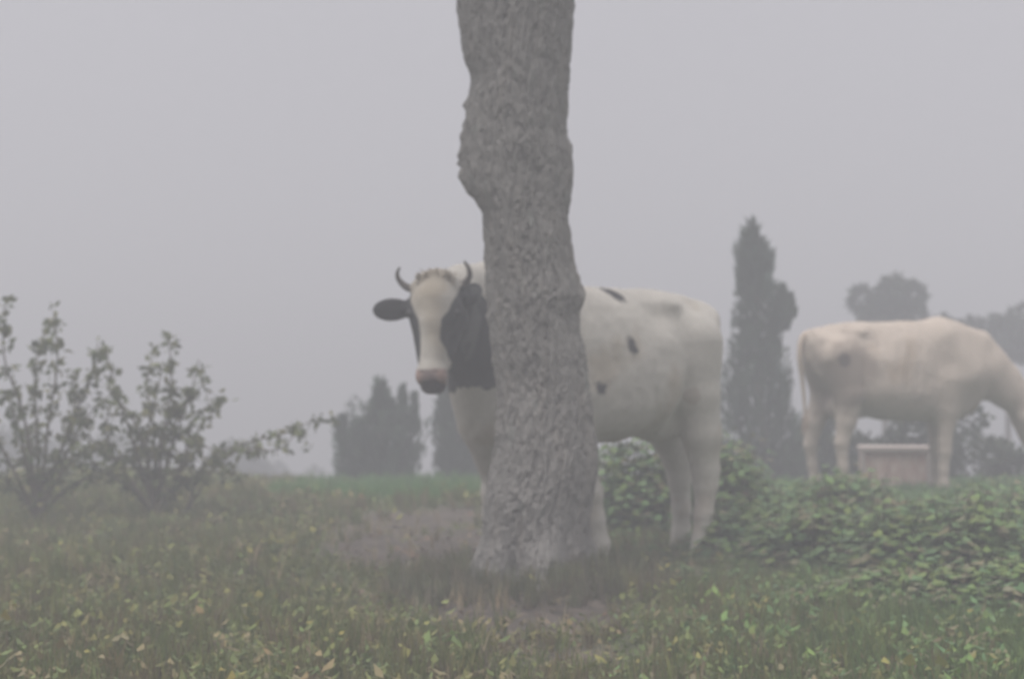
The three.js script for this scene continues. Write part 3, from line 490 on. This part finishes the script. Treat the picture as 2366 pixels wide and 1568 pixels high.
shrub('olive_shrub', 'loose olive-leaved shrub with thin branches at the left', 'shrub', 14.5, [
  [[360, 1190], [380, 1000], [400, 860], [390, 770]], [[360, 1190], [400, 1020], [440, 900], [455, 830]], [[360, 1190], [420, 1060], [440, 970], [510, 915]], [[360, 1190], [350, 1000], [330, 880], [345, 800]],
  [[360, 1190], [440, 1040], [470, 980], [505, 945]], [[360, 1190], [420, 1090], [480, 1030], [520, 1060]], [[360, 1190], [370, 1010], [420, 930], [470, 885]], [[360, 1190], [300, 1000], [260, 880], [240, 800]], [[360, 1190], [330, 1040], [290, 960], [230, 900]],
  [[360, 1190], [380, 1080], [400, 980], [385, 900]], [[360, 1190], [340, 1060], [350, 960], [380, 850]], [[360, 1190], [280, 1080], [200, 1000], [150, 960]], [[360, 1190], [300, 1100], [260, 1010], [270, 930]], [[360, 1190], [300, 1130], [220, 1080], [170, 1060]], [[360, 1190], [420, 1120], [500, 1090], [560, 1100]], [[360, 1190], [330, 1110], [280, 1050], [200, 1030]], [[360, 1190], [390, 1120], [430, 1060], [470, 1070]], [[360, 1190], [350, 1110], [310, 1060], [330, 1000]], [[360, 1190], [400, 1130], [450, 1100], [480, 1110]]], 91, 0.055, 120, SHR);
shrub('olive_shrub', 'taller olive-leaved shrub at the far left edge', 'shrub', 14.2, [
  [[90, 1200], [110, 980], [130, 830], [120, 720]], [[90, 1200], [60, 960], [20, 820], [30, 700]], [[90, 1200], [150, 1000], [200, 880], [215, 790]], [[90, 1200], [80, 1000], [70, 860], [85, 760]], [[90, 1200], [20, 1050], [-40, 930], [-60, 820]],
  [[90, 1200], [130, 1060], [170, 960], [160, 860]], [[90, 1200], [60, 1080], [30, 960], [0, 900]], [[90, 1200], [140, 1100], [220, 1030], [260, 1040]], [[90, 1200], [150, 1130], [240, 1090], [300, 1080]], [[90, 1200], [40, 1130], [-20, 1080], [-60, 1060]], [[90, 1200], [100, 1110], [150, 1060], [190, 1070]], [[90, 1200], [130, 1090], [200, 960], [260, 900]], [[90, 1200], [70, 1120], [40, 1060], [60, 1010]]], 92, 0.055, 130, SHR);
shrub('bramble_shoot', 'long leafy bramble shoot arching right from the olive shrub', 'bramble', 14.6, [
  [[430, 1180], [480, 1060], [580, 1020], [660, 1000], [735, 968], [775, 980]], [[430, 1180], [500, 1080], [560, 1035], [640, 1040], [690, 1000], [712, 1028]], [[430, 1180], [470, 1075], [540, 1045], [600, 1048]]], 93, 0.06, 75, SHR, 0.009);

// ---------------------------------------------------------------- ground cover
function scatter(name, label, geo, n, seed, place, colour, mat = leafMat) {
  const r = rng(seed), list = []; let tries = 0;
  n = Math.round(n * 1.35); while (list.length < n && tries++ < n * 12 + 150000) { const d = lerp(6.6, 20.6, Math.pow(r(), 0.85)), x = (r() - 0.5) * (0.58 * d + 2.6), z = -d, s = place(x, z, r); if (s > 0) list.push([x, z, s]); }
  const m = new THREE.InstancedMesh(geo, mat, list.length), M = new THREE.Matrix4(), Q = new THREE.Quaternion(), E = new THREE.Euler(), C = new THREE.Color();
  list.forEach(([x, z, s], i) => { E.set((r() - 0.5) * 0.5, r() * 6.283, (r() - 0.5) * 0.5); M.compose(V(x, ground(x, z) - 0.008, z), Q.setFromEuler(E), V(s, s * (0.8 + 0.4 * r()), s)); m.setMatrixAt(i, M); m.setColorAt(i, C.setRGB(...colour(x, z, r))); });
  m.name = name; m.castShadow = m.receiveShadow = true; m.userData = { kind: 'stuff', label }; scene.add(m);
}
const white = new THREE.Color(1, 1, 1);
function herb(seed, n, len, wid, spread, rise) { const r = rng(seed), L = new Leaves(); for (let k = 0; k < n; k++) { const a = r() * 6.283, o = V((r() - 0.5) * spread, rise * r(), (r() - 0.5) * spread), dir = V(Math.cos(a), 0.1 + 0.7 * r(), Math.sin(a)).normalize(), s = 0.6 + 0.7 * r(), q = 0.8 + 0.4 * r(); L.add(o, dir, V(-Math.sin(a), (r() - 0.5) * 0.6, Math.cos(a)).normalize(), len * s, wid * s, -len * 0.08, [q, q, q]); } return L.build(); }
function tuft(seed, n, len) { const r = rng(seed), L = new Leaves(); for (let k = 0; k < n; k++) { const a = r() * 6.283, dir = V(Math.cos(a) * 0.45 * r(), 1, Math.sin(a) * 0.45 * r()).normalize(), q = 0.8 + 0.4 * r(); L.add(V((r() - 0.5) * 0.05, 0, (r() - 0.5) * 0.05), dir, V(-Math.sin(a), 0, Math.cos(a)), len * (0.5 + 0.7 * r()), 0.006, 0.004, [q, q, q]); } return L.build(); }
const cover = (x, z) => (1 - bare(x, z) * 0.95) * (z < -16 && x > -1.8 && x < 0.3 ? 0.12 : 1), low = (x, z) => 1 - Math.min(0.65, 0.5 * Math.exp(-(((x + 0.4) / 0.9) ** 2 + ((z + 11) / 2.2) ** 2)) + 0.65 * Math.exp(-(((x - 0.85) / 0.4) ** 2 + ((z + 11.3) / 1) ** 2))), patch = (x, z, s) => 0.5 + 0.5 * fbm(x * 0.9 + s, s, z * 0.9, 3) * 1.8;
for (let v = 0; v < 3; v++) scatter('ground_weeds', 'low mixed weeds covering the pasture', herb(100 + v, 18, 0.034, 0.017, 0.16, 0.075), 6200, 110 + v, (x, z, r) => r() < cover(x, z) * patch(x, z, v * 9) * 1.5 ? (0.4 + 1.1 * r() * r() + 0.2 * r()) * low(x, z) : 0, (x, z, r) => vary(r() < smooth(0.1, 2.2, x + 0.8 * fbm(x * 0.8, 7, z * 0.8)) ? pick(WEED, r) : pick(OLIVE, r), r, 0.25));
for (let v = 0; v < 2; v++) scatter('grass', 'short grass growing among the weeds', tuft(120 + v, 14, 0.13), 9000, 121 + v, (x, z, r) => r() < Math.max(cover(x, z) * 0.8, smooth(-16.0, -16.4, z)) ? (0.6 + 0.6 * r()) * low(x, z) : 0, (x, z, r) => vary(z < -16.1 && x > -1.9 ? [0.13, 0.28, 0.08] : r() < smooth(0.2, 2, x) ? [0.165, 0.235, 0.085] : pick([[0.17, 0.205, 0.07], [0.215, 0.21, 0.085], [0.165, 0.195, 0.065], [0.225, 0.185, 0.105]], r), r, 0.2));
scatter('tree_foot_grass', 'grass and weeds pushed up round the foot of the old tree', tuft(170, 12, 0.11), 380, 171, (x, z, r) => { const q = Math.hypot(x - 0.1, z + 10.25); return q < 0.75 && q > 0.22 && r() < 1.2 - q ? 0.6 + 0.7 * r() : 0; }, (x, z, r) => vary(pick([[0.17, 0.18, 0.10], [0.2, 0.175, 0.12], [0.16, 0.165, 0.09]], r), r, 0.2));
scatter('yellow_leaves', 'small yellowed leaves and flowers among the weeds', herb(130, 3, 0.042, 0.03, 0.06, 0.12), 420, 131, (x, z, r) => r() < cover(x, z) * 0.9 + 0.1 ? 0.7 + 0.6 * r() : 0, (x, z, r) => vary(pick([[0.3, 0.265, 0.08], [0.27, 0.255, 0.08], [0.3, 0.23, 0.12], [0.23, 0.25, 0.085]], r), r, 0.25));
scatter('dry_grass', 'pale dry grass stalks', tuft(140, 7, 0.15), 900, 141, (x, z, r) => r() < (z > -8.6 && x > -0.8 && x < 0.7 ? 0.9 : 0.3) ? 0.5 + 0.6 * r() : 0, (x, z, r) => vary([0.36, 0.3, 0.2], r, 0.25));
scatter('leaf_litter', 'fallen brown leaves on the bare soil', herb(150, 2, 0.06, 0.035, 0.1, 0.012), 1500, 151, (x, z, r) => r() < 0.25 + bare(x, z) * 0.75 ? 0.6 + 0.6 * r() : 0, (x, z, r) => vary(pick([[0.2, 0.14, 0.1], [0.24, 0.19, 0.13], [0.16, 0.12, 0.1]], r), r, 0.3));

scene.traverse(o => { if (o.isMesh) o.castShadow = o.receiveShadow = true; });
renderer.render(scene, camera);
